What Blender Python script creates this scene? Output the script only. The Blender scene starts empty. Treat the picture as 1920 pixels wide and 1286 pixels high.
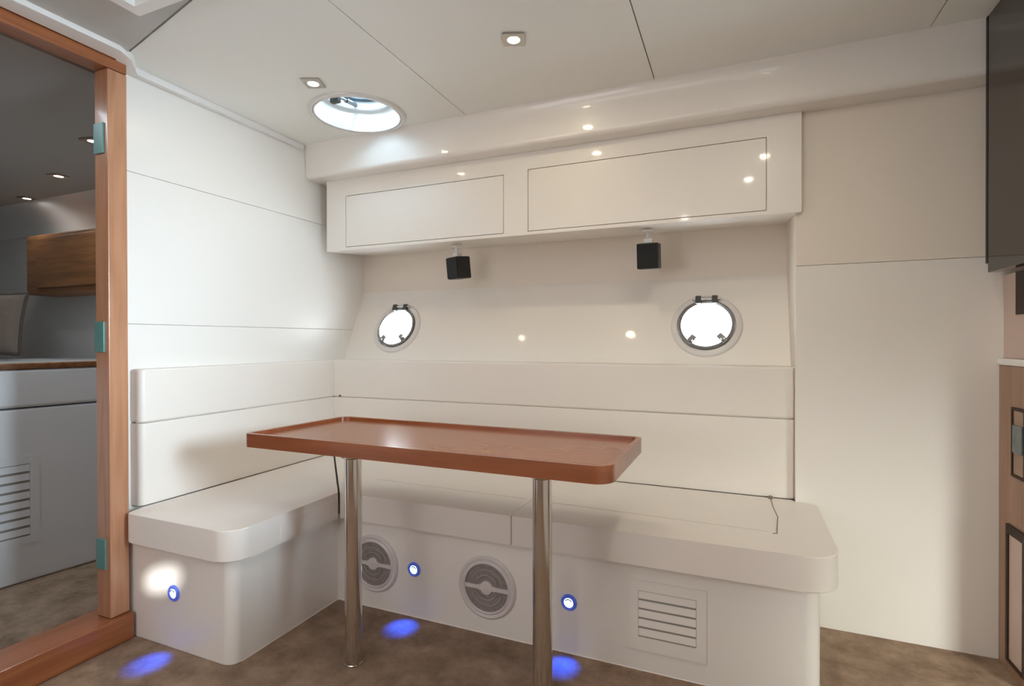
import bpy, bmesh, math, random
from mathutils import Vector, Matrix
from mathutils.geometry import tessellate_polygon
random.seed(4)
C = bpy.context.scene.collection
SC = bpy.context.scene
PI = math.pi

# ---------------------------------------------------------------- camera
YAW, PITCH, ROLL = math.radians(22.85), math.radians(-0.3), math.radians(-0.11)
fw = Vector((-math.sin(YAW)*math.cos(PITCH), math.cos(YAW)*math.cos(PITCH), math.sin(PITCH)))
r0 = Vector((math.cos(YAW), math.sin(YAW), 0)); u0 = r0.cross(fw)
rt = r0*math.cos(ROLL)+u0*math.sin(ROLL); up = u0*math.cos(ROLL)-r0*math.sin(ROLL)
camd = bpy.data.cameras.new('camera'); cam = bpy.data.objects.new('camera', camd); C.objects.link(cam)
camd.sensor_width = 36; camd.lens = 995.1/1920*36; camd.clip_start = 0.02
M = Matrix((rt, up, -fw)).transposed().to_4x4(); M.translation = Vector((0, 0, 1.1))
cam.matrix_world = M
SC.camera = cam

# ---------------------------------------------------------------- world, sun, added fill lamps, exposure
w = bpy.data.worlds.new('sky'); SC.world = w; w.use_nodes = True
bg = w.node_tree.nodes['Background']
bg.inputs[0].default_value = (0.90, 0.96, 1.0, 1); bg.inputs[1].default_value = 15      # bright hazy sky

def lamp(name, kind, loc, energy, col, **kw):
    l = bpy.data.lights.new(name, kind); l.energy = energy; l.color = col
    for k, v in kw.items():
        setattr(l, k, v)
    o = bpy.data.objects.new(name, l); C.objects.link(o); o.location = loc
    return o
def aim(o, d):
    o.rotation_euler = Vector(d).to_track_quat('-Z', 'Y').to_euler()
sidef = lamp('side_fill', 'AREA', (1.86, 0.80, 1.50), 11.5, (0.70, 0.87, 1.0), shape='RECTANGLE', size=0.7, size_y=0.6, spread=math.radians(47))  # added fill lamp washing the left wall; no window stands here
aim(sidef, (-4.0, 0.10, -0.32))
low = lamp('low_side_fill', 'AREA', (1.72, 0.75, 0.75), 4.2, (0.97, 1.0, 0.90), shape='RECTANGLE', size=0.5, size_y=0.5, spread=math.radians(66))  # added low fill for the right bulkhead and settee end, not a passage
aim(low, (-1.25, 1.50, -0.85))
rearf = lamp('rear_fill', 'AREA', (-1.55, -1.50, 1.35), 19.5, (1.0, 0.975, 1.0), shape='RECTANGLE', size=1.1, size_y=1.1)  # added fill behind the viewer for ceiling and settee fronts, not a window
aim(rearf, (0.12, 1, 0.45))
back = lamp('overhead_fill', 'AREA', (-0.85, -0.75, 2.10), 13, (1.0, 0.97, 0.99), shape='RECTANGLE', size=1.6, size_y=0.8)  # added soft overhead fill; the ceiling is closed above it
aim(back, (0, 0.6, -1))
sun = lamp('sun', 'SUN', (1.5, -4, 4), 9, (1.0, 0.98, 0.93), angle=0.02); aim(sun, (-2.2, 2.87, -1.66))
cabf = lamp('cabin_fill', 'AREA', (-2.62, 0.75, 2.07), 6, (0.78, 0.9, 1.0), shape='RECTANGLE', size=0.4, size_y=0.4)  # added cool fill for the berth front; the cabin has no hatch
aim(cabf, (-0.2, 0.2, -1))
vs = SC.view_settings
SC.display_settings.display_device = 'sRGB'
vs.view_transform = 'Standard'; vs.look = 'None'; vs.exposure = 0.0; vs.gamma = 1.0; vs.use_curve_mapping = False
SC.cycles.max_bounces = 10; SC.cycles.diffuse_bounces = 6; SC.cycles.transparent_max_bounces = 12
SC.cycles.caustics_reflective = False; SC.cycles.caustics_refractive = False
SC.cycles.sample_clamp_indirect = 6.0
SC.cycles.use_denoising = True

# ---------------------------------------------------------------- materials
def mat(name, col, rough=0.5, metal=0.0, coat=0.0, coat_rough=0.03, var=0.03, scale=6.0, bump=0.0, bscale=200.0, spec=0.5, emit=None, emit_s=0.0):
    m = bpy.data.materials.new(name); m.use_nodes = True
    nt = m.node_tree; b = nt.nodes['Principled BSDF']
    tc = nt.nodes.new('ShaderNodeTexCoord')
    n = nt.nodes.new('ShaderNodeTexNoise'); n.inputs['Scale'].default_value = scale; n.inputs['Detail'].default_value = 3
    nt.links.new(tc.outputs['Object'], n.inputs['Vector'])
    mx = nt.nodes.new('ShaderNodeMix'); mx.data_type = 'RGBA'
    nt.links.new(n.outputs['Fac'], mx.inputs[0])
    mx.inputs[6].default_value = tuple(c*(1-var) for c in col)+(1,)
    mx.inputs[7].default_value = tuple(min(1, c*(1+var)) for c in col)+(1,)
    nt.links.new(mx.outputs[2], b.inputs['Base Color'])
    b.inputs['Roughness'].default_value = rough; b.inputs['Metallic'].default_value = metal
    b.inputs['Coat Weight'].default_value = coat; b.inputs['Coat Roughness'].default_value = coat_rough
    b.inputs['Specular IOR Level'].default_value = spec
    if bump:
        n2 = nt.nodes.new('ShaderNodeTexNoise'); n2.inputs['Scale'].default_value = bscale; n2.inputs['Detail'].default_value = 2
        nt.links.new(tc.outputs['Object'], n2.inputs['Vector'])
        bp = nt.nodes.new('ShaderNodeBump'); bp.inputs['Strength'].default_value = bump; bp.inputs['Distance'].default_value = 0.002
        nt.links.new(n2.outputs['Fac'], bp.inputs['Height']); nt.links.new(bp.outputs['Normal'], b.inputs['Normal'])
    if emit:
        b.inputs['Emission Color'].default_value = emit+(1,); b.inputs['Emission Strength'].default_value = emit_s
    return m
def wood(name, dark, light, axis='Y', rough=0.3, coat=0.3, scale=1.0):
    m = mat(name, light, rough, coat=coat, coat_rough=0.12); nt = m.node_tree; b = nt.nodes['Principled BSDF']
    tc = nt.nodes.new('ShaderNodeTexCoord'); mp = nt.nodes.new('ShaderNodeMapping')
    s = {'X': (1.2, 16, 16), 'Y': (16, 1.2, 16), 'Z': (16, 16, 1.2)}[axis]
    mp.inputs['Scale'].default_value = tuple(q*scale for q in s)
    n = nt.nodes.new('ShaderNodeTexNoise'); n.inputs['Scale'].default_value = 2.2; n.inputs['Detail'].default_value = 6; n.inputs['Distortion'].default_value = 0.6
    nt.links.new(tc.outputs['Object'], mp.inputs[0]); nt.links.new(mp.outputs[0], n.inputs['Vector'])
    rp = nt.nodes.new('ShaderNodeValToRGB')
    rp.color_ramp.elements[0].position = 0.3; rp.color_ramp.elements[1].position = 0.72
    rp.color_ramp.elements[0].color = dark+(1,); rp.color_ramp.elements[1].color = light+(1,)
    nt.links.new(n.outputs['Fac'], rp.inputs[0]); nt.links.new(rp.outputs[0], b.inputs['Base Color'])
    return m
def glass(name, tint, refl=0.08):
    m = bpy.data.materials.new(name); m.use_nodes = True; nt = m.node_tree
    nt.nodes.remove(nt.nodes['Principled BSDF']); out = nt.nodes['Material Output']
    t = nt.nodes.new('ShaderNodeBsdfTransparent'); t.inputs[0].default_value = tint+(1,)
    g = nt.nodes.new('ShaderNodeBsdfGlossy'); g.inputs['Roughness'].default_value = 0.02
    lw = nt.nodes.new('ShaderNodeLayerWeight'); lw.inputs[0].default_value = 0.25
    mx = nt.nodes.new('ShaderNodeMixShader')
    ml = nt.nodes.new('ShaderNodeMath'); ml.operation = 'MULTIPLY'; ml.inputs[1].default_value = refl*4
    nt.links.new(lw.outputs['Fresnel'], ml.inputs[0]); nt.links.new(ml.outputs[0], mx.inputs[0])
    nt.links.new(t.outputs[0], mx.inputs[1]); nt.links.new(g.outputs[0], mx.inputs[2])
    nt.links.new(mx.outputs[0], out.inputs['Surface'])
    return m

GEL = mat('white_gelcoat', (0.84, 0.815, 0.775), 0.32, coat=0.35, coat_rough=0.04, var=0.012, scale=2)
LINER = mat('ceiling_liner', (0.86, 0.88, 0.85), 0.5, var=0.012, scale=2)
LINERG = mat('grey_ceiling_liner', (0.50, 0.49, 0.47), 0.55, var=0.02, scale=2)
PAD = mat('wall_panel', (0.84, 0.81, 0.765), 0.38, coat=0.2, coat_rough=0.06, var=0.015, scale=3, bump=0.05, bscale=300)
MATTE = mat('wall_panel_matte', (0.79, 0.725, 0.645), 0.55, var=0.015, scale=3, bump=0.05, bscale=300)
VINYL = mat('white_vinyl', (0.83, 0.785, 0.735), 0.42, var=0.02, scale=5, bump=0.12, bscale=260)
VINYLB = mat('backrest_vinyl', (0.83, 0.79, 0.74), 0.40, var=0.02, scale=5, bump=0.12, bscale=260)
WHITE = mat('white_plastic', (0.82, 0.81, 0.79), 0.3, var=0.01)
GREYP = mat('grey_plastic', (0.60, 0.60, 0.60), 0.35, var=0.02)
RINGM = mat('window_flange', (0.72, 0.71, 0.70), 0.3, coat=0.3, var=0.02)
CHROME = mat('chrome', (0.78, 0.78, 0.78), 0.08, metal=1.0, var=0.01)
STEEL = mat('polished_steel', (0.70, 0.68, 0.65), 0.14, metal=1.0, var=0.02, scale=20)
DARKM = mat('dark_metal', (0.09, 0.09, 0.09), 0.35, metal=0.6, var=0.05)
NICKEL = mat('brushed_nickel', (0.52, 0.50, 0.46), 0.3, metal=1.0, var=0.03)
PEWTER = mat('pewter_frame', (0.30, 0.30, 0.31), 0.3, metal=0.7, var=0.04)
BLACK = mat('black_plastic', (0.012, 0.013, 0.014), 0.45, var=0.1)
CLOTHB = mat('black_cloth', (0.010, 0.011, 0.012), 0.8, var=0.2, bump=0.4, bscale=900)
GAP = mat('dark_gap', (0.05, 0.045, 0.04), 0.8, var=0.05)
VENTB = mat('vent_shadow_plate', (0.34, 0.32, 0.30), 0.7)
GELW = mat('left_wall_gelcoat', (0.84, 0.825, 0.79), 0.42, coat=0.25, coat_rough=0.22, var=0.012, scale=2)
BACKB = mat('backrest_board', (0.42, 0.39, 0.36), 0.7)
CORD = mat('dark_cord', (0.20, 0.165, 0.14), 0.7, var=0.1)
SEAM = mat('seam_thread', (0.50, 0.46, 0.42), 0.7, var=0.05)
CHERRY_Y = wood('cherry_wood_y', (0.24, 0.075, 0.026), (0.37, 0.135, 0.052), 'Y')
CHERRY_Z = wood('cherry_wood_z', (0.36, 0.165, 0.085), (0.50, 0.255, 0.145), 'Z')
TABLE = wood('table_wood', (0.285, 0.094, 0.034), (0.315, 0.103, 0.037), 'X', rough=0.22, coat=0.0)
TABLE.node_tree.nodes['Principled BSDF'].inputs['Specular IOR Level'].default_value = 0.5
RIMW = wood('table_rim_wood', (0.20, 0.055, 0.018), (0.30, 0.092, 0.034), 'X', rough=0.28)
TEAK = wood('locker_wood', (0.16, 0.065, 0.022), (0.30, 0.125, 0.042), 'X', rough=0.5, coat=0.0)
BROWNW = wood('cabinet_wood', (0.25, 0.135, 0.085), (0.36, 0.205, 0.13), 'Z', rough=0.4)
DARKW = wood('dark_wood', (0.018, 0.007, 0.004), (0.04, 0.016, 0.009), 'Y', rough=0.6, coat=0.0)
PINKW = mat('pale_pink_panel', (0.56, 0.42, 0.36), 0.35, coat=0.2, var=0.03)
TEALP = mat('teal_hinge_film', (0.10, 0.24, 0.22), 0.35, var=0.1, scale=30)
SMOKED = mat('smoked_glass', (0.030, 0.024, 0.018), 0.08, var=0.05, coat=0.0, coat_rough=0.03)
MESHD = mat('speaker_mesh', (0.27, 0.235, 0.225), 0.6, var=0.35, scale=60, bump=0.6, bscale=500)
SPKW = mat('speaker_ring', (0.66, 0.62, 0.62), 0.35, var=0.03)
FABRIC = mat('taupe_fabric', (0.20, 0.16, 0.135), 0.9, var=0.15, scale=40, bump=0.5, bscale=300)
FABRICD = mat('taupe_piping', (0.10, 0.08, 0.07), 0.9, var=0.15, scale=40)
BERTH = mat('berth_gelcoat', (0.78, 0.81, 0.85), 0.35, coat=0.2, var=0.02)
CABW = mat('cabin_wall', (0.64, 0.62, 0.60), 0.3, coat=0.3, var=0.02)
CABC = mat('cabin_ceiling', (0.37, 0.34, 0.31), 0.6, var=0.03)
LAMP = mat('lamp_lens', (1, 1, 1), 0.4, emit=(1.0, 0.90, 0.76), emit_s=16)
LAMPD = mat('cabin_lamp_lens', (1, 1, 1), 0.4, emit=(1.0, 0.86, 0.66), emit_s=6)
BLUEL = mat('led_lens', (0.9, 0.95, 1), 0.2, emit=(0.5, 0.75, 1.0), emit_s=4)
BLUER = mat('blue_lit_rim', (0.10, 0.16, 0.62), 0.2, emit=(0.05, 0.12, 0.85), emit_s=0.16, coat=0.5)  # blue lens light on the chrome rim, put into colour and emission
GLASS = glass('window_glass', (0.97, 0.985, 1.0))
HGLASS = glass('hatch_acrylic', (0.80, 0.92, 1.0))
SCREEN = mat('panel_screen', (0.12, 0.15, 0.16), 0.2, coat=0.4, var=0.3, scale=30)

def carpet():
    m = mat('carpet', (0.16, 0.12, 0.09), 0.95, spec=0.1); nt = m.node_tree; b = nt.nodes['Principled BSDF']
    tc = nt.nodes.new('ShaderNodeTexCoord')
    a = nt.nodes.new('ShaderNodeTexNoise'); a.inputs['Scale'].default_value = 9; a.inputs['Detail'].default_value = 6; a.inputs['Roughness'].default_value = 0.7
    c = nt.nodes.new('ShaderNodeTexNoise'); c.inputs['Scale'].default_value = 420; c.inputs['Detail'].default_value = 2
    for n in (a, c):
        nt.links.new(tc.outputs['Object'], n.inputs['Vector'])
    ad = nt.nodes.new('ShaderNodeMath'); ad.operation = 'MULTIPLY_ADD'; ad.inputs[1].default_value = 0.35
    nt.links.new(c.outputs['Fac'], ad.inputs[0]); nt.links.new(a.outputs['Fac'], ad.inputs[2])
    rp = nt.nodes.new('ShaderNodeValToRGB'); e = rp.color_ramp.elements
    e[0].position = 0.48; e[0].color = (0.18, 0.122, 0.085, 1); e[1].position = 0.88; e[1].color = (0.40, 0.29, 0.21, 1)
    nt.links.new(ad.outputs[0], rp.inputs[0]); nt.links.new(rp.outputs[0], b.inputs['Base Color'])
    bp = nt.nodes.new('ShaderNodeBump'); bp.inputs['Strength'].default_value = 0.7; bp.inputs['Distance'].default_value = 0.006
    nt.links.new(ad.outputs[0], bp.inputs['Height']); nt.links.new(bp.outputs['Normal'], b.inputs['Normal'])
    return m
CARPET = carpet()

# ---------------------------------------------------------------- mesh helpers
def finish(name, bm, m, parent=None, smooth=True, angle=38):
    bmesh.ops.remove_doubles(bm, verts=bm.verts, dist=1e-6)
    bmesh.ops.recalc_face_normals(bm, faces=bm.faces)
    if smooth:
        for f in bm.faces:
            f.smooth = True
        for e in bm.edges:
            e.smooth = not (len(e.link_faces) == 2 and e.calc_face_angle(0) > math.radians(angle))
    me = bpy.data.meshes.new(name); bm.to_mesh(me); bm.free()
    me.materials.append(m)
    o = bpy.data.objects.new(name, me); C.objects.link(o)
    if smooth:
        wn = o.modifiers.new('weighted_normals', 'WEIGHTED_NORMAL'); wn.keep_sharp = True
    if parent is not None:
        o.parent = parent
    return o
def add_box(bm, a, b, bev=0.0, seg=2, mx=None):
    t = bmesh.new()
    x0, y0, z0 = a; x1, y1, z1 = b
    vs_ = [t.verts.new(p) for p in ((x0,y0,z0),(x1,y0,z0),(x1,y1,z0),(x0,y1,z0),(x0,y0,z1),(x1,y0,z1),(x1,y1,z1),(x0,y1,z1))]
    for f in ((0,3,2,1),(4,5,6,7),(0,1,5,4),(1,2,6,5),(2,3,7,6),(3,0,4,7)):
        t.faces.new([vs_[i] for i in f])
    if bev > 0:
        bmesh.ops.bevel(t, geom=t.edges[:], offset=bev, segments=seg, profile=0.5, affect='EDGES')
    merge(bm, t, mx)
def merge(bm, t, mx=None):
    if mx is not None:
        bmesh.ops.transform(t, matrix=mx, verts=t.verts)
    me = bpy.data.meshes.new('tmp'); t.to_mesh(me); t.free()
    bm.from_mesh(me); bpy.data.meshes.remove(me)
def box(name, a, b, m, parent=None, bev=0.003, seg=2, mx=None):
    bm = bmesh.new(); add_box(bm, a, b, bev, seg, mx)
    return finish(name, bm, m, parent)
def round_poly(pts, radii, n=6):
    out = []
    N = len(pts)
    for i in range(N):
        p = Vector(pts[i]); a = Vector(pts[i-1]); b = Vector(pts[(i+1) % N]); r = radii[i] if radii else 0
        if r <= 0:
            out.append(tuple(p)); continue
        d1 = (a-p).normalized(); d2 = (b-p).normalized()
        ang = d1.angle(d2); t = r/math.tan(ang/2)
        s = p+d1*t; e = p+d2*t; c = p+(d1+d2).normalized()*(r/math.sin(ang/2))
        v0 = s-c; v1 = e-c; tot = v0.angle_signed(v1) if False else math.atan2(v0.x*v1.y-v0.y*v1.x, v0.dot(v1))
        for k in range(n+1):
            q = tot*k/n
            out.append((c.x+v0.x*math.cos(q)-v0.y*math.sin(q), c.y+v0.x*math.sin(q)+v0.y*math.cos(q)))
    return out
def add_prism(bm, pts, z0, z1, bev=0.0, seg=3, mx=None, bev_bottom=True):
    t = bmesh.new()
    lo = [t.verts.new((p[0], p[1], z0)) for p in pts]; hi = [t.verts.new((p[0], p[1], z1)) for p in pts]
    n = len(pts)
    t.faces.new(lo[::-1]); top = t.faces.new(hi)
    for i in range(n):
        t.faces.new((lo[i], lo[(i+1) % n], hi[(i+1) % n], hi[i]))
    if bev > 0:
        t.edges.ensure_lookup_table()
        ed = [e for e in t.edges if abs(e.verts[0].co.z-e.verts[1].co.z) < 1e-9 and (bev_bottom or e.verts[0].co.z > (z0+z1)/2)]
        bmesh.ops.bevel(t, geom=ed, offset=bev, segments=seg, profile=0.5, affect='EDGES', clamp_overlap=True)
    merge(bm, t, mx)
def prism(name, pts, z0, z1, m, parent=None, bev=0.0, seg=3, mx=None, bev_bottom=True):
    bm = bmesh.new(); add_prism(bm, pts, z0, z1, bev, seg, mx, bev_bottom)
    return finish(name, bm, m, parent)
def circle(c, r, n=48):
    return [(c[0]+r*math.cos(2*PI*k/n), c[1]+r*math.sin(2*PI*k/n)) for k in range(n)]
def rect(x0, y0, x1, y1):
    return [(x0, y0), (x1, y0), (x1, y1), (x0, y1)]
def add_plate(bm, outer, holes, z0, z1, mx=None):
    loops = [outer]+holes
    t = bmesh.new()
    tris = tessellate_polygon([[Vector((p[0], p[1], 0)) for p in l] for l in loops])
    flat = [p for l in loops for p in l]
    lo = [t.verts.new((p[0], p[1], z0)) for p in flat]; hi = [t.verts.new((p[0], p[1], z1)) for p in flat]
    for a, b, c in tris:
        try:
            t.faces.new((lo[a], lo[b], lo[c])); t.faces.new((hi[a], hi[c], hi[b]))
        except ValueError:
            pass
    k = 0
    for l in loops:
        n = len(l)
        for i in range(n):
            a, b = k+i, k+(i+1) % n
            t.faces.new((lo[a], lo[b], hi[b], hi[a]))
        k += n
    merge(bm, t, mx)
def plate(name, outer, holes, z0, z1, m, parent=None, mx=None):
    bm = bmesh.new(); add_plate(bm, outer, holes, z0, z1, mx)
    return finish(name, bm, m, parent, smooth=True, angle=20)
def add_lathe(bm, prof, n=40, mx=None, closed=True):
    """profile of (radius, height) turned about local z; closed profiles come back to their start"""
    t = bmesh.new(); rings = []
    for r, z in prof:
        if r < 1e-6:
            rings.append([t.verts.new((0, 0, z))])
        else:
            rings.append([t.verts.new((r*math.cos(2*PI*k/n), r*math.sin(2*PI*k/n), z)) for k in range(n)])
    m_ = len(rings)
    for i in range(m_ if closed else m_-1):
        a, b = rings[i], rings[(i+1) % m_]
        for k in range(n):
            k2 = (k+1) % n
            if len(a) == 1 and len(b) == 1:
                continue
            if len(a) == 1:
                t.faces.new((a[0], b[k], b[k2]))
            elif len(b) == 1:
                t.faces.new((a[k], b[0], a[k2]))
            else:
                t.faces.new((a[k], b[k], b[k2], a[k2]))
    merge(bm, t, mx)
def lathe(name, prof, m, parent=None, n=40, mx=None, closed=True):
    bm = bmesh.new(); add_lathe(bm, prof, n, mx, closed)
    return finish(name, bm, m, parent, angle=32)
def add_tube(bm, pts, r, n=8):
    t = bmesh.new(); rings = []
    P = [Vector(p) for p in pts]
    for i, p in enumerate(P):
        d = (P[min(i+1, len(P)-1)]-P[max(i-1, 0)]).normalized()
        q = Vector((0, 0, 1)) if abs(d.z) < 0.9 else Vector((1, 0, 0))
        a = d.cross(q).normalized(); b = d.cross(a)
        rings.append([t.verts.new(p+a*r*math.cos(2*PI*k/n)+b*r*math.sin(2*PI*k/n)) for k in range(n)])
    for i in range(len(rings)-1):
        for k in range(n):
            t.faces.new((rings[i][k], rings[i][(k+1) % n], rings[i+1][(k+1) % n], rings[i+1][k]))
    t.faces.new(rings[0][::-1]); t.faces.new(rings[-1])
    merge(bm, t)
def tube(name, pts, r, m, parent=None, n=8):
    bm = bmesh.new(); add_tube(bm, pts, r, n)
    return finish(name, bm, m, parent)
def frame_mx(origin, xa, ya):
    x = Vector(xa).normalized(); y = Vector(ya).normalized(); z = x.cross(y)
    mx = Matrix((x, y, z)).transposed().to_4x4(); mx.translation = Vector(origin)
    return mx
XZ = lambda y=0: frame_mx((0, y, 0), (1, 0, 0), (0, 0, 1))      # local (x,y,z) -> world (x, y0 - z, y): local z points to -y
def empty(name, loc=(0, 0, 0), mx=None):
    o = bpy.data.objects.new(name, None); C.objects.link(o); o.empty_display_size = 0.05
    if mx is not None:
        o.matrix_world = mx
    else:
        o.location = loc
    return o
def tag(o, label, cat, group=None):
    o['label'] = label; o['category'] = cat
    if group:
        o['group'] = group
    return o
def struct(o):
    o['kind'] = 'structure'; return o
def copy_tree(o, parent=None):
    c = o.copy(); C.objects.link(c)
    if parent is not None:
        c.parent = parent
    for ch in list(o.children):
        copy_tree(ch, c)
    return c

# ================================================================ THE ROOM
XL, ZC = -2.14, 2.15
HATCH = (-1.605, 1.985)
struct(box('floor', (-6.2, -1.6, -0.05), (2.0, 2.9, 0.0), CARPET, bev=0))
# ceiling: a backing board with the round hatch and the companionway opening, panels below it
HOLE = [circle(HATCH, 0.196)]
ceil = struct(plate('ceiling', rect(XL-0.06, -1.6, 2.0, 2.80), HOLE, ZC+0.004, ZC+0.05, GAP))
def dline(x):
    return 1.165-0.232*(x+1.735)
xs = [XL+0.001, -1.152, -0.30, 0.60, 1.9]
for i in range(4):
    a, b = xs[i]+0.002, xs[i+1]-0.002
    pts = [(a, dline(a)+0.007), (b, dline(b)+0.007), (b, 2.20), (a, 2.20)]
    holes = []
    if i == 0:
        holes = [circle(HATCH, 0.196)]
    if i == 3:
        holes = []
        pts = [(a, dline(0.99)+0.007), (b, dline(0.99)+0.007), (b, 2.20), (a, 2.20)]
    plate('ceiling_panel', pts, holes, ZC-0.006, ZC+0.004, LINER, ceil)
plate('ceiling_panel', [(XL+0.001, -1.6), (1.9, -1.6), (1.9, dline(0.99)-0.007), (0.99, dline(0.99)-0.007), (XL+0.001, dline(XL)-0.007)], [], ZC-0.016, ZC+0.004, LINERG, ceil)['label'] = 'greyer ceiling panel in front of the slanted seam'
# left wall with the doorway
bm = bmesh.new()
add_box(bm, (XL-0.07, 1.262, 0), (XL-0.006, 2.80, ZC+0.004), 0)
add_box(bm, (XL-0.07, -1.6, 0), (XL-0.006, 0.45, ZC+0.004), 0)
add_box(bm, (XL-0.07, 0.50, 2.125), (XL-0.006, 1.262, ZC+0.004), 0)
wl = struct(finish('wall_left', bm, SEAM))
for z0, z1 in ((0.0, 1.1645), (1.1660, 1.7493), (1.7507, ZC-0.003)):
    box('wall_panel', (XL-0.006, 1.24, z0), (XL, 2.76, z1), GELW, wl, bev=0.0015)
box('wall_panel', (XL-0.006, -1.6, 0), (XL, 0.44, ZC-0.003), GEL, wl, bev=0.0015)
# hull side behind the seat: upright strip, sloping porthole panel, low strip
PY0, PZ0, PY1, PZ1 = 2.52, 1.00, 2.70, 1.40
sl = Vector((0, PY1-PY0, PZ1-PZ0)).normalized()
HMX = frame_mx((0, PY0, PZ0), (1, 0, 0), sl)                      # local x = x, y = up the slope, z = into the room
SLEN = math.hypot(PY1-PY0, PZ1-PZ0)
WR = [(-0.125, 0.180), (-1.822, 0.188)]
wb = struct(box('wall_back', (XL-0.06, 2.699, 1.385), (0.24, 2.78, ZC+0.004), MATTE, bev=0.001))
plate('hull_panel', rect(XL-0.06, -0.09, 0.235, SLEN+0.03), [circle(c, 0.127) for c in WR], -0.045, 0.0, PAD, wb, mx=HMX)
box('hull_panel', (XL-0.06, 2.50, 0), (0.24, 2.54, 0.955), PAD, wb, bev=0)
# right-hand bulkhead
wr = struct(box('wall_right', (0.218, 2.331, 0), (1.95, 2.365, ZC+0.004), SEAM, bev=0))
box('wall_panel', (0.214, 2.325, 0.0), (1.9, 2.331, 1.3843), GEL, wr, bev=0.0015)
box('wall_panel', (0.214, 2.325, 1.3857), (1.9, 2.331, ZC), MATTE, wr, bev=0.0015)
box('return_panel', (0.214, 2.3315, 0.0), (0.240, 2.79, ZC+0.004), MATTE, wr, bev=0.0015)
struct(box('trim_6', (XL+0.001, 2.4495, 0.94), (0.2115, 2.51, 0.990), PAD, bev=0.002))
SUN_SLOT = [(0.30+0.105*math.cos(a)*math.cos(0.35)-0.036*math.sin(a)*math.sin(0.35), 1.905+0.105*math.cos(a)*math.sin(0.35)+0.036*math.sin(a)*math.cos(0.35)) for a in [2*PI*k/28 for k in range(28)]]  # slot added in the unseen rear wall, shaped to cast the sun patch
struct(plate('wall_rear', rect(-6.2, -0.02, 2.0, ZC+0.004), [SUN_SLOT], 0.0, 0.02, MATTE, mx=XZ(-1.60)))
struct(box('wall_far_right', (1.9, -1.6, -0.02), (1.95, 2.35, ZC+0.004), MATTE, bev=0))
struct(box('wall_shade', (0.56, -0.5, 0), (0.62, 1.44, 0.95), GEL, bev=0.01))  # unseen half-height partition, added to shade the settee front
# soffit beam along the top of the back wall
prof = [(2.185, ZC-0.001), (2.200, ZC-0.02), (2.210, 2.075), (2.213, 1.995), (2.216, 1.984), (2.222, 1.976), (2.231, 1.972), (2.76, 1.972), (2.76, ZC-0.001)]
SMX = frame_mx((0, 0, 0), (0, 1, 0), (0, 0, 1))                   # local x -> y, y -> z, z -> x
struct(prism('trim_1', prof, XL+0.002, 0.2135, GEL, mx=SMX))
prof2 = prof[:7]+[(2.3245, 1.972), (2.3245, ZC-0.001)]
bm = bmesh.new(); add_prism(bm, prof2, 0.2135, 1.89, 0, mx=SMX)
struct(finish('trim_2', bm, GEL))
# pale trim where the left wall meets the ceiling, stepping round the door head
pts = [(XL+0.001, 2.18), (XL+0.001, 1.275), (-2.055, 1.215), (-2.055, 0.40), (-1.985, 0.40), (-1.985, 1.185), (-2.02, 1.25), (-2.108, 1.315), (-2.118, 2.18)]
struct(prism('trim_3', pts[::-1], ZC-0.034, ZC-0.0065, WHITE, bev=0.004, seg=2))

# doorway to the forward cabin
dr = struct(empty('door_1', (-2.10, 0.85, 0)))
def dpart(name, a, b, m, bev=0.004, parent=dr):
    o = (Vector((-2.10, 0.85, 0)))
    return box(name, Vector(a)-o, Vector(b)-o, m, parent, bev=bev)
dpart('jamb', (-2.147, 1.192, 0.10), (-2.07, 1.258, 2.078), CHERRY_Z)
dpart('jamb', (-2.147, 0.44, 0.10), (-2.07, 0.505, 2.078), CHERRY_Z)
dpart('header', (-2.147, 0.44, 2.079), (-2.07, 1.258, 2.138), CHERRY_Y)
dpart('header_moulding', (-2.075, 0.44, 2.127), (-2.058, 1.248, 2.139), PINKW, bev=0.002)
dpart('sill', (-2.205, 0.44, 0.0), (-2.052, 1.266, 0.098), CHERRY_Y, bev=0.008)
for z in (1.83, 1.115, 0.33):
    h_ = dpart('hinge', (-2.143, 1.1855, z-0.055), (-2.090, 1.1925, z+0.055), TEALP, bev=0.002)
    h_['label'] = 'teal filmed hinge plate on the jamb'

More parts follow.
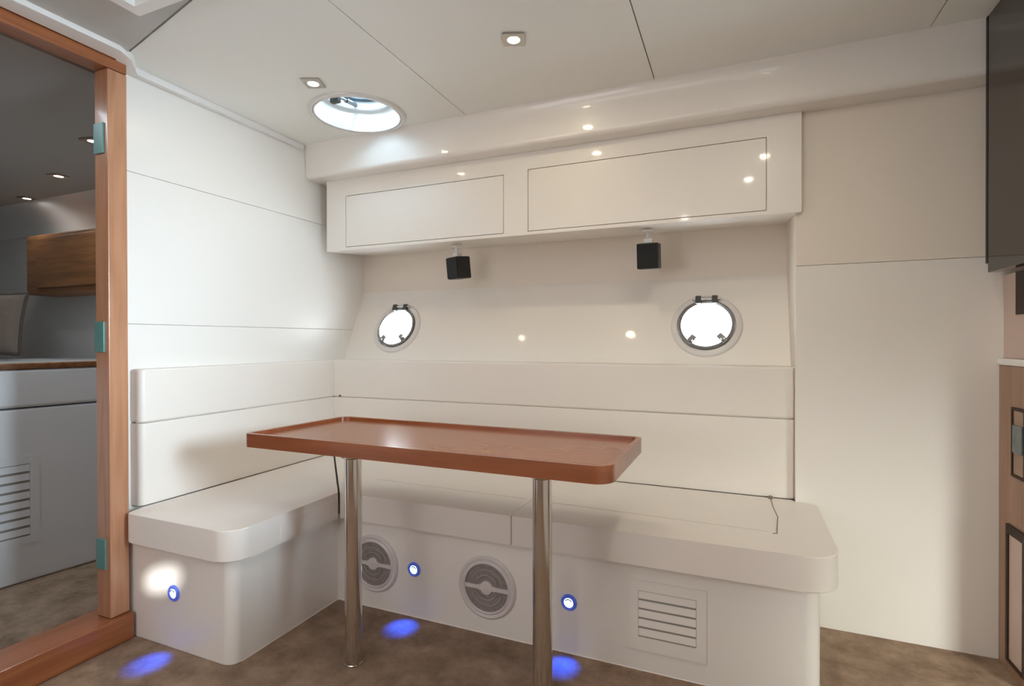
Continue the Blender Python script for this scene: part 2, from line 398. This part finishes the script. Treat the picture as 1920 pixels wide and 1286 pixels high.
# ================================================================ WINDOWS
def porthole(name, c):
    root = struct(empty(name, mx=HMX @ Matrix.Translation((c[0], c[1], 0))))
    n = 56
    lathe('outer_flange', [(0.1275, -0.001), (0.1275, 0.012), (0.134, 0.013), (0.150, 0.009), (0.156, 0.002), (0.156, -0.001)][::-1], RINGM, root, n)
    lathe('liner', [(0.1265, -0.055), (0.1265, 0.004), (0.1225, 0.004), (0.1225, -0.055)], WHITE, root, n)
    lathe('opening_frame', [(0.1220, -0.012), (0.1220, 0.016), (0.117, 0.022), (0.1095, 0.018), (0.1060, 0.004), (0.1060, -0.012)], PEWTER, root, n)
    lathe('glass_pane', [(0.0, -0.006), (0.1058, -0.006), (0.1058, -0.001), (0.0, -0.001)], GLASS, root, n, closed=False)
    for s in (-1, 1):
        k = box('hinge_knuckle', (s*0.036-0.013, 0.103, 0.010), (s*0.036+0.013, 0.143, 0.032), DARKM, root, bev=0.004)
    bm = bmesh.new(); add_tube(bm, [(-0.06, 0.128, 0.022), (0.06, 0.128, 0.022)], 0.0065, 10)
    finish('hinge_pin', bm, CHROME, root)
    for a in (-0.70*PI-0.02, -0.26*PI):
        d = Vector((math.cos(a), math.sin(a), 0)); t = Vector((-d.y, d.x, 0))
        mx = frame_mx(d*0.102+Vector((0, 0, 0.020)), d, t)
        bm = bmesh.new(); add_box(bm, (-0.024, -0.014, -0.004), (0.024, 0.014, 0.014), 0.004, 2, mx)
        add_lathe(bm, [(0, 0.012), (0.010, 0.012), (0.012, 0.016), (0.010, 0.026), (0, 0.027)], 16, mx @ Matrix.Translation((0.006, 0, 0)), closed=False)
        finish('latch_dog', bm, PEWTER, root)
    return root
w1 = porthole('window_1', WR[1])
w2 = porthole('window_2', WR[0])

# round deck hatch in the ceiling
hr = struct(empty('window_3', (HATCH[0], HATCH[1], ZC)))
lathe('flange', [(0.197, -0.0065), (0.218, -0.0065), (0.216, -0.012), (0.206, -0.017), (0.198, -0.015)], RINGM, hr, 64)
lathe('trunk', [(0.1955, -0.014), (0.1955, 0.05), (0.194, 0.086), (0.176, 0.086), (0.178, 0.080), (0.189, -0.014)], WHITE, hr, 64)
lathe('inner_lip', [(0.175, 0.078), (0.175, 0.094), (0.150, 0.094), (0.148, 0.086), (0.154, 0.078)], GREYP, hr, 64)
lathe('upper_collar', [(0.160, 0.095), (0.160, 0.118), (0.150, 0.118), (0.150, 0.095)], WHITE, hr, 64)
lathe('gasket', [(0.162, 0.1185), (0.162, 0.128), (0.122, 0.128), (0.122, 0.1185)], mat('gasket_rubber', (0.05, 0.10, 0.15), 0.5), hr, 64)
lathe('glass_pane', [(0.0, 0.135), (0.161, 0.135), (0.161, 0.130), (0.0, 0.130)], HGLASS, hr, 64, closed=False)
ha = math.radians(232)
hd = Vector((0.012, -0.163, 0))
bm = bmesh.new(); add_box(bm, (-0.022, -0.012, -0.012), (0.022, 0.012, 0.012), 0.004, 2, Matrix.Translation(hd+Vector((0, 0.0, -0.012))))
add_box(bm, (-0.008, -0.006, 0.0), (0.008, 0.006, 0.05), 0.002, 2, Matrix.Translation(hd))
add_lathe(bm, [(0, 0.036), (0.018, 0.036), (0.018, 0.056), (0, 0.056)], 16, Matrix.Translation(hd), closed=False)
finish('latch_handle', bm, DARKM, hr)
bm = bmesh.new(); add_tube(bm, [hd+Vector((0.0, 0.012, 0.010)), hd+Vector((-0.10, 0.255, 0.088))], 0.007, 8)
add_tube(bm, [hd+Vector((-0.045, 0.12, 0.045)), hd+Vector((-0.10, 0.255, 0.088))], 0.011, 8)
finish('lid_strut', bm, DARKM, hr)

# ================================================================ SETTEE
bp = round_poly([(XL+0.001, 1.272), (-1.56, 1.272), (-1.56, 1.79), (0.235, 1.79), (0.235, 2.3235), (0.208, 2.3235), (0.208, 2.497), (XL+0.001, 2.498)],
                [0, 0.04, 0.0, 0.045, 0, 0, 0, 0])
bench = tag(prism('settee_base', bp, 0.0, 0.364, GEL, bev=0.004, seg=2),
            'white L-shaped settee base under the seat cushions', 'bench')
def cushion(name, pts, rad, label, bev=0.032, z0=0.3650, z1=0.470):
    return tag(prism(name, round_poly(pts, rad, 8), z0, z1, VINYL, bev=bev, seg=5), label, 'cushion')
cl = cushion('seat_cushion', [(-2.062, 1.236), (-1.518, 1.236), (-1.518, 1.742), (-2.076, 2.345), (-2.076, 1.305), (-2.062, 1.290)], [0.03, 0.075, 0.004, 0.004, 0, 0],
             'white seat cushion along the left wall beside the door frame')
cm = cushion('seat_cushion', [(-1.512, 1.748), (-0.7425, 1.748), (-0.7425, 2.350), (-2.068, 2.350)], [0.004, 0.006, 0.004, 0.004],
             'white seat cushion against the back wall behind the left table leg', bev=0.022)
cr = cushion('seat_cushion', [(-0.7410, 1.748), (0.282, 1.748), (0.285, 2.318), (0.209, 2.318), (0.209, 2.350), (-0.7410, 2.350)], [0.006, 0.095, 0.02, 0, 0, 0.004],
             'long white seat cushion above the louvred vent with a rounded right end', bev=0.022)
# piping seams and the dark cord
tube('seam', [(-1.50, 1.98, 0.4695), (-0.76, 1.96, 0.4695)], 0.0012, SEAM, cm)
tube('seam', [(-0.72, 1.955, 0.4695), (0.10, 1.93, 0.4695)], 0.0012, SEAM, cr)
bm = bmesh.new(); add_tube(bm, [(0.128, 2.335, 0.4705), (0.130, 2.22, 0.4705), (0.138, 2.10, 0.4705), (0.128, 1.98, 0.4705), (0.124, 1.92, 0.4705), (0.112, 1.915, 0.4705)], 0.0016, 6)
add_lathe(bm, [(0, 0.0), (0.007, 0.0), (0.010, 0.006), (0.006, 0.012), (0, 0.013)], 12, Matrix.Translation((0.128, 2.338, 0.468)), closed=False)
finish('pull_cord', bm, CORD, cr)['label'] = 'thin dark cord lying across the cushion'
# thin lip on the left cushion's inner face
box('seam_flap', (-1.5195, 1.44, 0.376), (-1.5145, 1.735, 0.436), VINYL, cl, bev=0.002)

# backrests: lower and upper pad each
def backrest(name, label):
    r = empty(name); tag(r, label, 'backrest'); return r
bl = backrest('backrest', 'white two-tier backrest on the left wall beside the door')
for nm, z0, z1 in (('lower_pad', 0.4705, 0.7842), ('upper_pad', 0.7858, 0.992)):
    prism(nm, round_poly([(XL+0.001, 1.306), (-2.082, 1.306), (-2.082, 2.449), (XL+0.001, 2.449)], [0, 0.022, 0, 0]), z0, z1, VINYLB, bl, bev=0.010 if nm == 'upper_pad' else 0.003, seg=3)
bb = backrest('backrest', 'long white two-tier backrest on the back wall under the portholes')
for nm, z0, z1 in (('lower_pad', 0.4705, 0.7842), ('upper_pad', 0.7858, 0.992)):
    prism(nm, round_poly([(-2.081, 2.356), (0.2132, 2.356), (0.2132, 2.449), (-2.081, 2.449)], [0, 0.012, 0, 0]), z0, z1, VINYLB, bb, bev=0.010 if nm == 'upper_pad' else 0.003, seg=3)
box('backing_board', (XL+0.0012, 1.33, 0.7842), (-2.088, 2.4, 0.7858), BACKB, bl, bev=0)
box('backing_board', (-2.08, 2.362, 0.7842), (0.205, 2.44, 0.7858), BACKB, bb, bev=0)
for q in (-1.99,):
    lathe('button', [(0, 0.0), (0.007, 0.0), (0.007, 0.004), (0, 0.005)], CORD, bb, 12, mx=Matrix.Translation((-2.035, 2.357, 0.792)) @ Matrix.Rotation(PI/2, 4, 'X'), closed=False)

# ================================================================ THINGS SET INTO THE SETTEE BASE
def grille(x, z, label, tilt):
    root = empty('round_speaker', mx=frame_mx((x, 1.7893, z), (1, 0, 0), (0, 0, 1)))
    tag(root, label, 'speaker', 'round speakers in the settee base')
    lathe('outer_ring', [(0.089, 0.0), (0.1175, 0.0), (0.1175, 0.004), (0.110, 0.010), (0.100, 0.007), (0.093, 0.012), (0.089, 0.010)], SPKW, root, 48)
    lathe('mesh_disc', [(0, 0.0005), (0.0888, 0.0005), (0.0888, 0.003), (0.060, 0.0045), (0.052, 0.002), (0.030, 0.003), (0, 0.003)], MESHD, root, 40, closed=False)
    lathe('hub', [(0, 0.003), (0.026, 0.003), (0.025, 0.010), (0.018, 0.013), (0, 0.012)], SPKW, root, 28, closed=False)
    for s in (0, PI):
        bm = bmesh.new()
        t = bmesh.new()
        pr = [(0.022, -0.012), (0.040, -0.006), (0.0885, -0.0085), (0.0885, 0.0085), (0.040, 0.006), (0.022, 0.012)]
        add_prism(bm, pr, 0.0035, 0.0095, 0.001, 1, Matrix.Rotation(s+tilt, 4, 'Z'))
        t.free()
        finish('spoke', bm, SPKW, root)
    # cone and surround seen behind the mesh as raised arcs
    for a0 in (0.35, 0.35+PI):
        bm = bmesh.new()
        for k, rr in enumerate((0.046, 0.066)):
            add_tube(bm, [(rr*math.cos(a0+tilt+q*0.2), rr*math.sin(a0+tilt+q*0.2), 0.0045) for q in range(13)], 0.0032, 6)
        finish('cone_rib', bm, mat('cone_rib', (0.36, 0.32, 0.31), 0.6), root)
    return root
grille(-1.372, 0.183, 'round speaker grille partly behind the left table leg', 0.0)
grille(-0.857, 0.176, 'round speaker grille with hub and two spokes, midway between the table legs', 0.0)

def courtesy(x, y, z, label):
    root = empty('courtesy_light', mx=frame_mx((x, y, z), (1, 0, 0), (0, 0, 1)))
    tag(root, label, 'light', 'blue courtesy lights in the settee base')
    lathe('rim', [(0.017, 0.0), (0.0285, 0.0), (0.0285, 0.004), (0.024, 0.008), (0.017, 0.006)], BLUER, root, 28)
    lathe('lens', [(0, 0.0005), (0.0168, 0.0005), (0.0168, 0.004), (0.010, 0.006), (0, 0.0065)], BLUEL, root, 24, closed=False)
    bm = bmesh.new()
    add_tube(bm, [(0.0125*math.cos(a), 0.0125*math.sin(a), 0.0075) for a in [PI*0.15+PI*0.7*k/8 for k in range(9)]], 0.0022, 6)
    finish('hood', bm, CHROME, root)
    s = lamp('courtesy_beam', 'SPOT', (x, y-0.016, z-0.01), 11, (0.004, 0.075, 1.0), spot_size=math.radians(44), spot_blend=1.0, shadow_soft_size=0.006)
    aim(s, (0, -0.075, -0.2))
    return root
courtesy(-1.845, 1.2715, 0.201, 'small blue light on the front end of the left settee base')
courtesy(-1.178, 1.7895, 0.190, 'small blue light between the two round speaker grilles')
courtesy(-0.539, 1.7895, 0.180, 'small blue light between the right table leg and the louvred vent')

def louvre(mx, W, Hh, n, bd, m, label, slat_h):
    root = empty('louvre_vent', mx=mx); tag(root, label, 'vent')
    plate('frame', rect(-W/2, -Hh/2, W/2, Hh/2), [rect(-W/2+bd[0], -Hh/2+bd[1], W/2-bd[0], Hh/2-bd[2])], 0.0005, 0.0045, m, root)
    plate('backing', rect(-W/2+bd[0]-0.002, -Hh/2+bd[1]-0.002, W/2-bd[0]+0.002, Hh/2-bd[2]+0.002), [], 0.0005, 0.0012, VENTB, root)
    z0 = -Hh/2+bd[1]; z1 = Hh/2-bd[2]; p = (z1-z0)/n
    sbm = bmesh.new()
    add_box(sbm, (-W/2+bd[0]+0.001, -slat_h/2, -0.0012), (W/2-bd[0]-0.001, slat_h/2, 0.0012), 0.0006, 1, Matrix.Rotation(-0.10, 4, 'X'))
    s0 = finish('slat', sbm, m, root)
    for k in range(n):
        s = s0 if k == 0 else s0.copy()
        if k:
            C.objects.link(s); s.parent = root
        s.location = (0, z0+p*(k+0.5)+0.002, 0.0042)
    return root
louvre(frame_mx((-0.207, 1.7895, 0.186), (1, 0, 0), (0, 0, 1)), 0.245, 0.232, 5, (0.031, 0.044, 0.034), GEL, 'white louvred vent with five slats in the settee base', 0.0235)

# ================================================================ TABLE
tb = tag(empty('dining_table', (-0.965, 1.605, 0)), 'cherry wood pedestal table with raised rim on two polished steel legs', 'table')
T0 = Vector((-0.965, 1.605, 0))
def tl(p):
    return (p[0]-T0.x, p[1]-T0.y)
TP = [(-1.625, 1.375), (-0.298, 1.365), (-0.292, 1.845), (-1.585, 1.862)]
outer = round_poly([tl(p) for p in TP], [0.022, 0.055, 0.035, 0.05], 8)
ins = 0.017
TPi = [(TP[0][0]+ins, TP[0][1]+ins), (TP[1][0]-ins, TP[1][1]+ins), (TP[2][0]-ins, TP[2][1]-ins), (TP[3][0]+ins, TP[3][1]-ins)]
inner = round_poly([tl(p) for p in TPi], [0.010, 0.040, 0.020, 0.034], 8)
top = prism('tabletop', round_poly([tl((p[0]*1.0, p[1])) for p in TPi], [0.010, 0.040, 0.020, 0.034], 8), 0.722, 0.757, TABLE, tb)
plate('rim', outer, [inner], 0.721, 0.769, RIMW, top)
for x in (-1.200, -0.5175):
    lg = lathe('leg', [(0, 0.0), (0.0300, 0.0), (0.0300, 0.006), (0.0285, 0.008), (0.0285, 0.700), (0.045, 0.708), (0.045, 0.7205), (0, 0.7205)], STEEL, tb, 40,
               mx=Matrix.Translation((x-T0.x, 1.452-T0.y, 0)), closed=False)

# ================================================================ WALL CABINET WITH TWO DOORS
CY = 2.300
wc = tag(empty('wall_cabinet', (-0.93, CY, 1.6)), 'long white wall cabinet with two flush doors under the soffit', 'cabinet')
W0 = Vector((-0.93, CY, 1.6))
CX0, CX1, CZ0, CZ1 = -2.074, 0.232, 1.589, 1.9715
bm = bmesh.new()
prf = [(CY+0.016, CZ0), (2.6985, CZ0+0.036), (2.6985, CZ1), (CY+0.016, CZ1)]
add_prism(bm, prf, CX0, 0.2125, 0, mx=Matrix.Translation(-W0) @ SMX)
prf = [(CY+0.0162, CZ0+0.002), (2.3245, CZ0+0.002), (2.3245, CZ1), (CY+0.0162, CZ1)]
add_prism(bm, prf, 0.2126, CX1-0.002, 0, mx=Matrix.Translation(-W0) @ SMX)
finish('body', bm, PAD, wc)
D1 = (-1.945, 1.604, -1.010, 1.882); D2 = (-0.889, 1.604, 0.112, 1.892)
FMX = Matrix.Translation(-W0) @ frame_mx((0, CY+0.016, 0), (1, 0, 0), (0, 0, 1))
plate('face_frame', rect(CX0, CZ0, CX1, CZ1), [rect(*D1), rect(*D2)], 0.0, 0.016, PAD, wc, mx=FMX)
for d in (D1, D2):
    g = 0.003
    bm = bmesh.new(); add_box(bm, (d[0]+g, d[1]+g, 0.0005), (d[2]-g, d[3]-g, 0.0158), 0.0012, 2, FMX)
    finish('cabinet_door', bm, PAD, wc)

def small_speaker(x, rot, label):
    root = tag(empty('satellite_speaker', (x, 2.45, 1.478), None), label, 'speaker', 'small black speakers under the wall cabinet')
    root.rotation_euler = (math.radians(6), 0, rot)
    box('body', (-0.048, -0.034, -0.057), (0.048, 0.05, 0.057), BLACK, root, bev=0.006)
    box('grille', (-0.044, -0.040, -0.053), (0.044, -0.0342, 0.053), CLOTHB, root, bev=0.003)
    bm = bmesh.new(); add_box(bm, (-0.020, -0.012, 0.0575), (0.020, 0.020, 0.080), 0.004, 2)
    add_tube(bm, [(0, 0.004, 0.08), (0, 0.004, 0.108)], 0.010, 12)
    add_lathe(bm, [(0, 0.108), (0.026, 0.108), (0.028, 0.114), (0.028, 0.117), (0, 0.117)], 20, Matrix.Translation((0, 0.004, 0)), closed=False)
    finish('bracket', bm, WHITE, root)
small_speaker(-1.340, -0.42, 'small black speaker nearer the left wall, under the left cabinet door')
small_speaker(-0.362, -0.02, 'small black speaker under the middle of the right cabinet door')

# ================================================================ DOWNLIGHTS
def downlight(x, y, z, rot, lab, lens=LAMP, power=9.0, col=(1.0, 0.86, 0.70), s=0.037, group='square downlights in the saloon ceiling', beam=True):
    root = tag(empty('ceiling_light', (x, y, z)), lab, 'light', group)
    root.rotation_euler = (0, 0, rot)
    plate('frame', rect(-s, -s, s, s), [circle((0, 0), s*0.60, 24)], -0.006, -0.0005, NICKEL, root)
    lathe('lens', [(0, -0.003), (s*0.59, -0.003), (s*0.59, -0.001), (0, -0.001)], lens, root, 24, closed=False)
    if beam:
        lamp('downlight_beam', 'AREA', (x, y, z-0.0075), power, col, shape='DISK', size=0.042)
    return root
for x, y, lab, pw, col in ((-0.708, 1.70, 'square downlight in the middle ceiling panel, right of the round hatch', 2.1, (1.0, 0.84, 0.58)),
                  (-1.575, 1.672, 'square downlight just in front of the round hatch', 0.8, (1.0, 0.80, 0.50)),
                  (0.15, 1.28, 'square downlight above the right end of the settee, beyond the frame', 3.6, (1.0, 0.88, 0.68)),
                  (0.08, 0.83, 'square downlight overhead between the table and the viewer', 3, (1.0, 0.92, 0.78))):
    downlight(x, y, ZC-0.0065, 0.35, lab, power=pw, col=col)
downlight(-0.40, -0.10, ZC-0.0165, 0.0, 'square downlight in the grey ceiling panel behind the viewer', power=4, col=(1.0, 0.90, 0.82))
hb = tag(plate('hatch_frame', rect(-1.702, 0.62, -1.20, 1.072), [rect(-1.665, 0.657, -1.237, 1.035)], ZC-0.045, ZC-0.0165, WHITE), 'white raised frame on the grey ceiling panel near the doorway head', 'frame')

# ================================================================ RIGHT-HAND CABINETRY
RX = 0.832
lc = tag(empty('side_cabinet', (1.1, 1.9, 0)), 'brown wood side cabinet with pale ledge at the right edge', 'cabinet')
L0 = Vector((1.1, 1.9, 0))
def lp(name, a, b, m, bev=0.002):
    return box(name, Vector(a)-L0, Vector(b)-L0, m, lc, bev=bev)
lp('body', (RX, 2.13, 0.0), (1.35, 2.3245, 1.012), BROWNW)
lp('ledge', (RX-0.006, 2.13, 1.0125), (1.35, 2.3245, 1.036), WHITE, bev=0.006)
lp('back_panel', (RX+0.012, 2.13, 1.0365), (1.35, 2.3245, 1.3195), PINKW)
lp('niche_box', (RX+0.004, 2.13, 1.180), (RX+0.0118, 2.222, 1.3195), DARKW)
LMX = Matrix.Translation(-L0) @ frame_mx((RX, 0, 0), (0, -1, 0), (0, 0, 1))      # local x -> -y, z -> -x
plate('drawer_frame', rect(-2.222, 0.655, -2.135, 0.880), [rect(-2.214, 0.664, -2.142, 0.871)], 0.0002, 0.006, DARKW, lc, mx=LMX)
bm = bmesh.new(); add_box(bm, (-2.2135, 0.6645, 0.0004), (-2.1425, 0.8705, 0.003), 0.001, 1, LMX); drf = finish('drawer_front', bm, wood('drawer_wood', (0.26, 0.16, 0.10), (0.36, 0.23, 0.15), 'Y'), lc)
bm = bmesh.new(); add_box(bm, (-2.205, 0.735, 0.0032), (-2.145, 0.825, 0.010), 0.003, 2, LMX); finish('control_panel', bm, SCREEN, drf)
dfr = plate('cabinet_door', rect(-2.252, 0.04, -2.135, 0.492), [rect(-2.238, 0.05, -2.142, 0.462)], 0.0002, 0.008, DARKW, lc, mx=LMX)
bm = bmesh.new(); add_box(bm, (-2.2375, 0.0505, 0.0004), (-2.1425, 0.4615, 0.004), 0.001, 1, LMX); finish('door_panel', bm, PINKW, dfr)['label'] = 'pale inset panel'
UX = 0.748
uc = tag(empty('upper_cabinet', (1.05, 1.8, 1.7)), 'tall upper cabinet with a dark smoked-glass door at the right edge', 'cabinet')
U0 = Vector((1.05, 1.8, 1.7))
def upq(name, a, b, m, bev=0.002):
    return box(name, Vector(a)-U0, Vector(b)-U0, m, uc, bev=bev)
upq('body', (UX+0.032, 1.50, 1.335), (1.35, 2.1840, 2.14), DARKW)
upq('glass_door', (UX, 1.50, 1.315), (UX+0.030, 2.1715, 2.14), SMOKED, bev=0.0015)
upq('edge_trim', (UX-0.002, 2.1720, 1.345), (UX+0.030, 2.1840, 2.14), BLACK, bev=0.001)

# ================================================================ FORWARD CABIN THROUGH THE DOORWAY
struct(box('wall_cabin_side', (-6.2, 2.41, 0), (XL-0.0705, 2.45, 2.14), CABW, bev=0))
struct(box('wall_cabin_end', (-6.2, -1.6, 0), (-6.15, 2.41, 2.14), CABW, bev=0))
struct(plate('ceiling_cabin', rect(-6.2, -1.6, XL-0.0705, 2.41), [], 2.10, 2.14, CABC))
cv = [(2.16, 2.099), (2.41, 2.099), (2.41, 1.93), (2.395, 1.93), (2.36, 2.00), (2.27, 2.06)]
struct(prism('trim_4', cv, -6.15, XL-0.0705, CABW, mx=SMX))
bt = tag(empty('berth', (-3.0, 1.3, 0)), 'tall grey-white berth front in the cabin beyond the doorway', 'bed')
ang = math.radians(8.9)
BMX = Matrix.Translation((-3.002, 1.293, 0)) @ Matrix.Rotation(-ang, 4, 'Z')   # local y runs along the berth front
bt.matrix_world = BMX
box('berth_base', (-1.9, -1.2, 0.0), (0.0, 1.02, 0.792), BERTH, bt, bev=0.012)
box('mattress', (-1.9, -1.2, 0.797), (0.004, 1.02, 0.972), BERTH, bt, bev=0.016, seg=3)
box('edge_rail', (-0.06, -1.2, 0.9725), (0.006, 1.02, 1.000), TEAK, bt, bev=0.005)
# cabin louvre on the berth front
louvre(BMX @ frame_mx((0.0005, -0.02, 0.375), (0, 1, 0), (0, 0, 1)), 0.29, 0.40, 8, (0.035, 0.035, 0.035), BERTH, 'grey louvred vent on the berth front through the doorway', 0.030)
lk = tag(empty('wall_locker', (-4.4, 2.3, 1.6)), 'brown wooden wall locker hung in the cabin through the doorway', 'cabinet')
K0 = Vector((-4.4, 2.3, 1.6))
KY = 2.17
def kp(name, a, b, m, bev):
    return box(name, Vector(a)-K0, Vector(b)-K0, m, lk, bev=bev)
kp('body', (-4.76, KY+0.02, 1.435), (-3.30, 2.409, 1.862), TEAK, 0.012)
kp('locker_door', (-4.60, KY, 1.475), (-3.34, KY+0.0195, 1.835), TEAK, 0.012)
pl = tag(empty('pillow', (-4.52, 1.86, 1.215)), 'taupe throw pillow leaning on the berth through the doorway', 'pillow')
def pillow_mesh():
    bm = bmesh.new(); n = 14; top = []; bot = []
    for i in range(n+1):
        a = []; b = []
        for j in range(n+1):
            u, v = 2*i/n-1, 2*j/n-1
            h_ = 0.075*max(0, (1-u*u)*(1-v*v))**0.42
            px, py = 0.21*u*(1-0.07*(1-v*v)*abs(u)), 0.21*v*(1-0.07*(1-u*u)*abs(v))
            a.append(bm.verts.new((px, py, h_))); b.append(bm.verts.new((px, py, -h_)))
        top.append(a); bot.append(b)
    for i in range(n):
        for j in range(n):
            bm.faces.new((top[i][j], top[i+1][j], top[i+1][j+1], top[i][j+1]))
            bm.faces.new((bot[i][j], bot[i][j+1], bot[i+1][j+1], bot[i+1][j]))
    return bm
cov = finish('cover', pillow_mesh(), FABRIC, pl)
ed = []
for k in range(4*14+1):
    s, q = divmod(k, 14); t = -1+2*q/14
    u, v = [(t, -1), (1, t), (-t, 1), (-1, -t), (-1, -1)][s]
    ed.append((0.21*u*(1-0.07*(1-v*v)*abs(u)), 0.21*v*(1-0.07*(1-u*u)*abs(v)), 0))
tube('piping', ed, 0.010, FABRICD, cov)
pl.rotation_euler = (math.radians(78), 0, math.radians(38))
for x, y, lab in ((-2.950, 1.632, 'downlight in the dark cabin ceiling, nearest the door jamb'),
                  (-3.768, 1.896, 'downlight in the dark cabin ceiling, middle of the three'),
                  (-4.56, 2.105, 'downlight in the dark cabin ceiling, farthest into the cabin')):
    downlight(x, y, 2.0995, 0.2, lab, lens=LAMPD, power=6 if x > -3 else 1.8, col=(0.95, 1.0, 1.0), s=0.04, group='downlights in the forward cabin ceiling')
